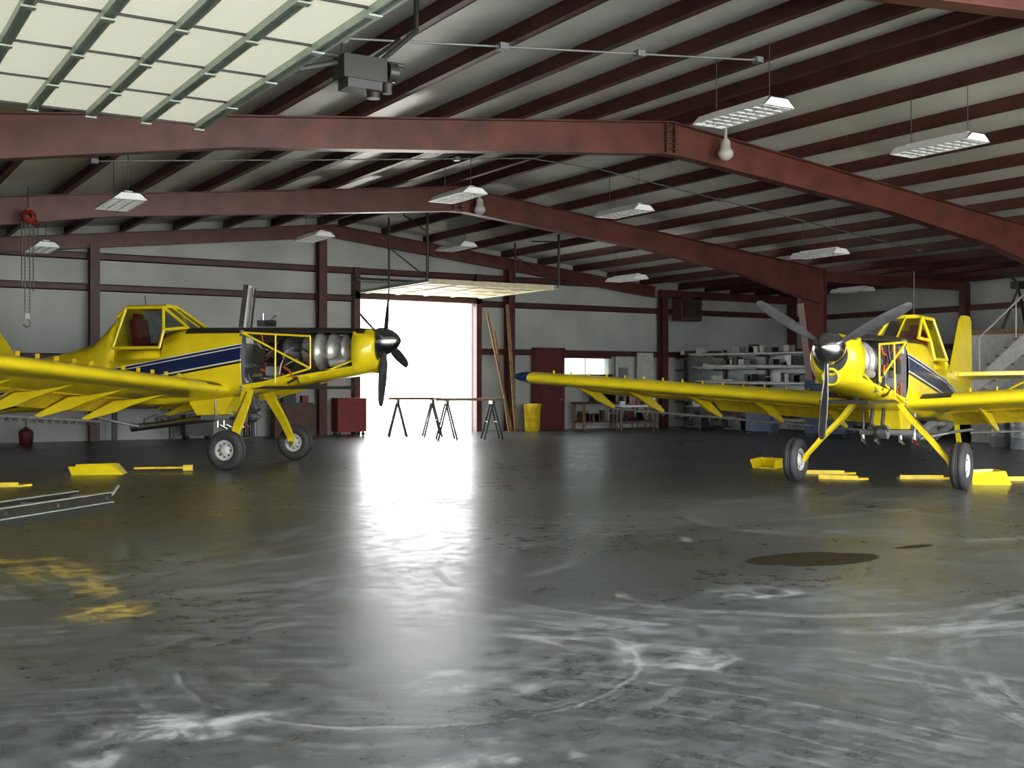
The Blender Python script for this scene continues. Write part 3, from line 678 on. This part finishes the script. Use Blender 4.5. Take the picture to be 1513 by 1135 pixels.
for x,y in ((26.2,28.4),(26.4,30.6)):
    b=B(); b.bb((-.3,-.4,.1),(.3,.4,.16),DGRAY); b.bb((-.3,-.4,.8),(.3,.4,.85),GRAY); 
    for sx in(-1,1):
        for sy in(-1,1): b.tube((sx*.27,sy*.37,.0),(sx*.27,sy*.37,.85),.02,DGRAY)
    b.bb((-.2,-.3,.16),(.2,.1,.5),DGRAY); b.bb((-.15,-.2,.85),(.15,.2,1.1),WHT2); b.build('utility_cart',loc=(x,y,0))
b=B(); b.bb((27.5,32.9,3.95),(28.5,33.4,4.75),BRN); b.bb((27.6,32.87,4.05),(28.4,32.9,4.65),DARK)
for k in range(5): b.bb((27.62,32.84,4.1+k*.12),(28.38,32.87,4.13+k*.12),BRN)
b.lathe((28.0,32.84,4.35),(0,-1,0),[(0,.02),(0,.2),(.02,.2),(.02,.17),(0,.17)],BRN,20); b.bb((27.5,32.9,4.75),(27.55,33.4,rt(28)-.33),DARK); b.bb((28.45,32.9,4.75),(28.5,33.4,rt(28)-.33),DARK); b.build('wall_heater')
b=B(); b.bb((27.5,12.2,0),(33.6,20.5,2.95),WHT2); b.bb((27.4,12.1,2.95),(33.65,20.6,3.07),WOOD)
b.bb((27.46,13.2,0),(27.5,14.1,2.1),WHT2); b.bb((27.44,15.5,1.0),(27.5,16.6,2.0),DGRAY)
b.build('storage_room_loft')
b=B(); n=14; ya,yb2=21.8,18.0
for i in range(n):
    z=3.0*(i+1)/n; y=ya+(yb2-ya)*i/n; b.bb((26.55,y-.29,z-.04),(27.35,y,z),WOOD); b.bb((26.58,y-.04,z-3.0/n),(27.32,y-.02,z-.03),WHT2)
for x in (26.5,27.34): b.prism([(x,ya+.05,0),(x,ya-.25,0),(x,yb2-.3,2.75),(x,yb2-.3,3.05),(x,yb2,3.05)],(.04,0,0),WHT2)
for i in (0,4,8,12): 
    z=3.0*(i+1)/n; y=ya+(yb2-ya)*i/n-.1; b.tube((26.52,y,z),(26.52,y,z+.9),.02,WHT2)
b.tube((26.52,ya-.1,1.1),(26.52,yb2+.2,3.9),.025,WHT2); b.build('staircase')
b=B(); 
for k in range(20):
    y=random.uniform(14,20.0); x=random.uniform(28.8,30.5); w=random.uniform(.2,.55); b.bb((x,y,3.07),(x+w,y+w,3.07+random.uniform(.2,.8)),random.choice((CARD,WHT2,DGRAY,BRN,WHT2,DARK)))
b.build('stored_boxes')
b=B()
for a in (0,2.1,4.2): b.tube((28.0,19.4,4.2),(28.0+.4*math.cos(a),19.4+.4*math.sin(a),3.10),.035,DARK)
b.box((28.0,19.4,4.28),(.35,.25,.2),DARK); b.tube((28.0,19.4,4.35),(27.65,19.7,4.7),.03,DARK); b.build('tripod_stand')
def drum(x,y,m):
    b=B(); b.lathe((x,y,0),(0,0,1),[(0,.001),(0,.29),(.02,.3),(.28,.29),(.3,.305),(.32,.29),(.56,.29),(.58,.305),(.6,.29),(.86,.29),(.88,.3),(.88,.28),(.86,.27),(.86,.001)],m,28); b.build('steel_drum')
drum(25.9,18.4,GRAY); drum(25.4,16.6,BLUEG); drum(25.3,17.4,GRAY)
chest('tool_cabinet',9.6,33.0,0,.8,.5,1.3,DGRAY,6)
b=B(); b.bb((10.6,32.6,0),(11.4,33.2,.06),DARK)
for k in range(5): b.tube((10.7+k*.15,32.9,.06),(10.7+k*.15,32.95,1.5+.2*(k%2)),.06,random.choice((RED,GRAY,DARK,BRN)))
b.build('gas_bottle_rack')
b=B(); b.lathe((4.95,32.6,0),(0,0,1),[(0,.001),(0,.16),(.3,.19),(.38,.16),(.42,.06),(.46,.06),(.46,.001)],MAR,18); b.tube((4.95,32.6,.42),(4.95,32.6,.6),.02,DARK); b.build('red_air_tank')
b=B(); b.bb((7.3,33.0,.9),(9.0,33.5,.95),BRN)
for x in (7.35,8.95):
    for y in (33.05,33.45): b.bb((x-.03,y-.03,0),(x+.03,y+.03,.9),DGRAY)
for k in range(14):
    x=random.uniform(7.4,8.8); b.bb((x,33.1,.95),(x+random.uniform(.08,.25),33.4,.95+random.uniform(.1,.5)),random.choice((DARK,DGRAY,CARD,MAR,WHT2,BLUEG)))
b.build('parts_table')
b=B(); b.bb((11.9,32.9,0),(13.2,33.3,1.0),BRN); b.bb((12,32.9,1.0),(13.1,33.3,1.04),DARK); b.bb((12.2,33.0,1.04),(12.6,33.2,1.4),DGRAY); b.bb((12.8,33.0,1.04),(13,33.2,1.25),RED); b.build('storage_cabinet')

# ------------------------------------------------------------------ light
w=bpy.data.worlds.new('overcast_sky'); S.world=w; w.use_nodes=True
bg=w.node_tree.nodes['Background']; bg.inputs[0].default_value=(.975,.985,1,1); bg.inputs[1].default_value=12.8
sl=bpy.data.lights.new('sun','SUN'); sl.energy=18; sl.angle=.05; sl.color=(1,.95,.86); so=bpy.data.objects.new('sun',sl); COL.objects.link(so)
so.rotation_euler=Vector((.45,.0,-.9)).to_track_quat('-Z','Y').to_euler()
# ------------------------------------------------------------------ camera
cd=bpy.data.cameras.new('camera'); cd.sensor_width=36; cd.lens=1700/1513*36; cd.clip_end=1000
co=bpy.data.objects.new('camera',cd); COL.objects.link(co); co.location=(0,0,1.6); co.rotation_euler=(math.radians(90),0,-math.radians(31.53)); S.camera=co
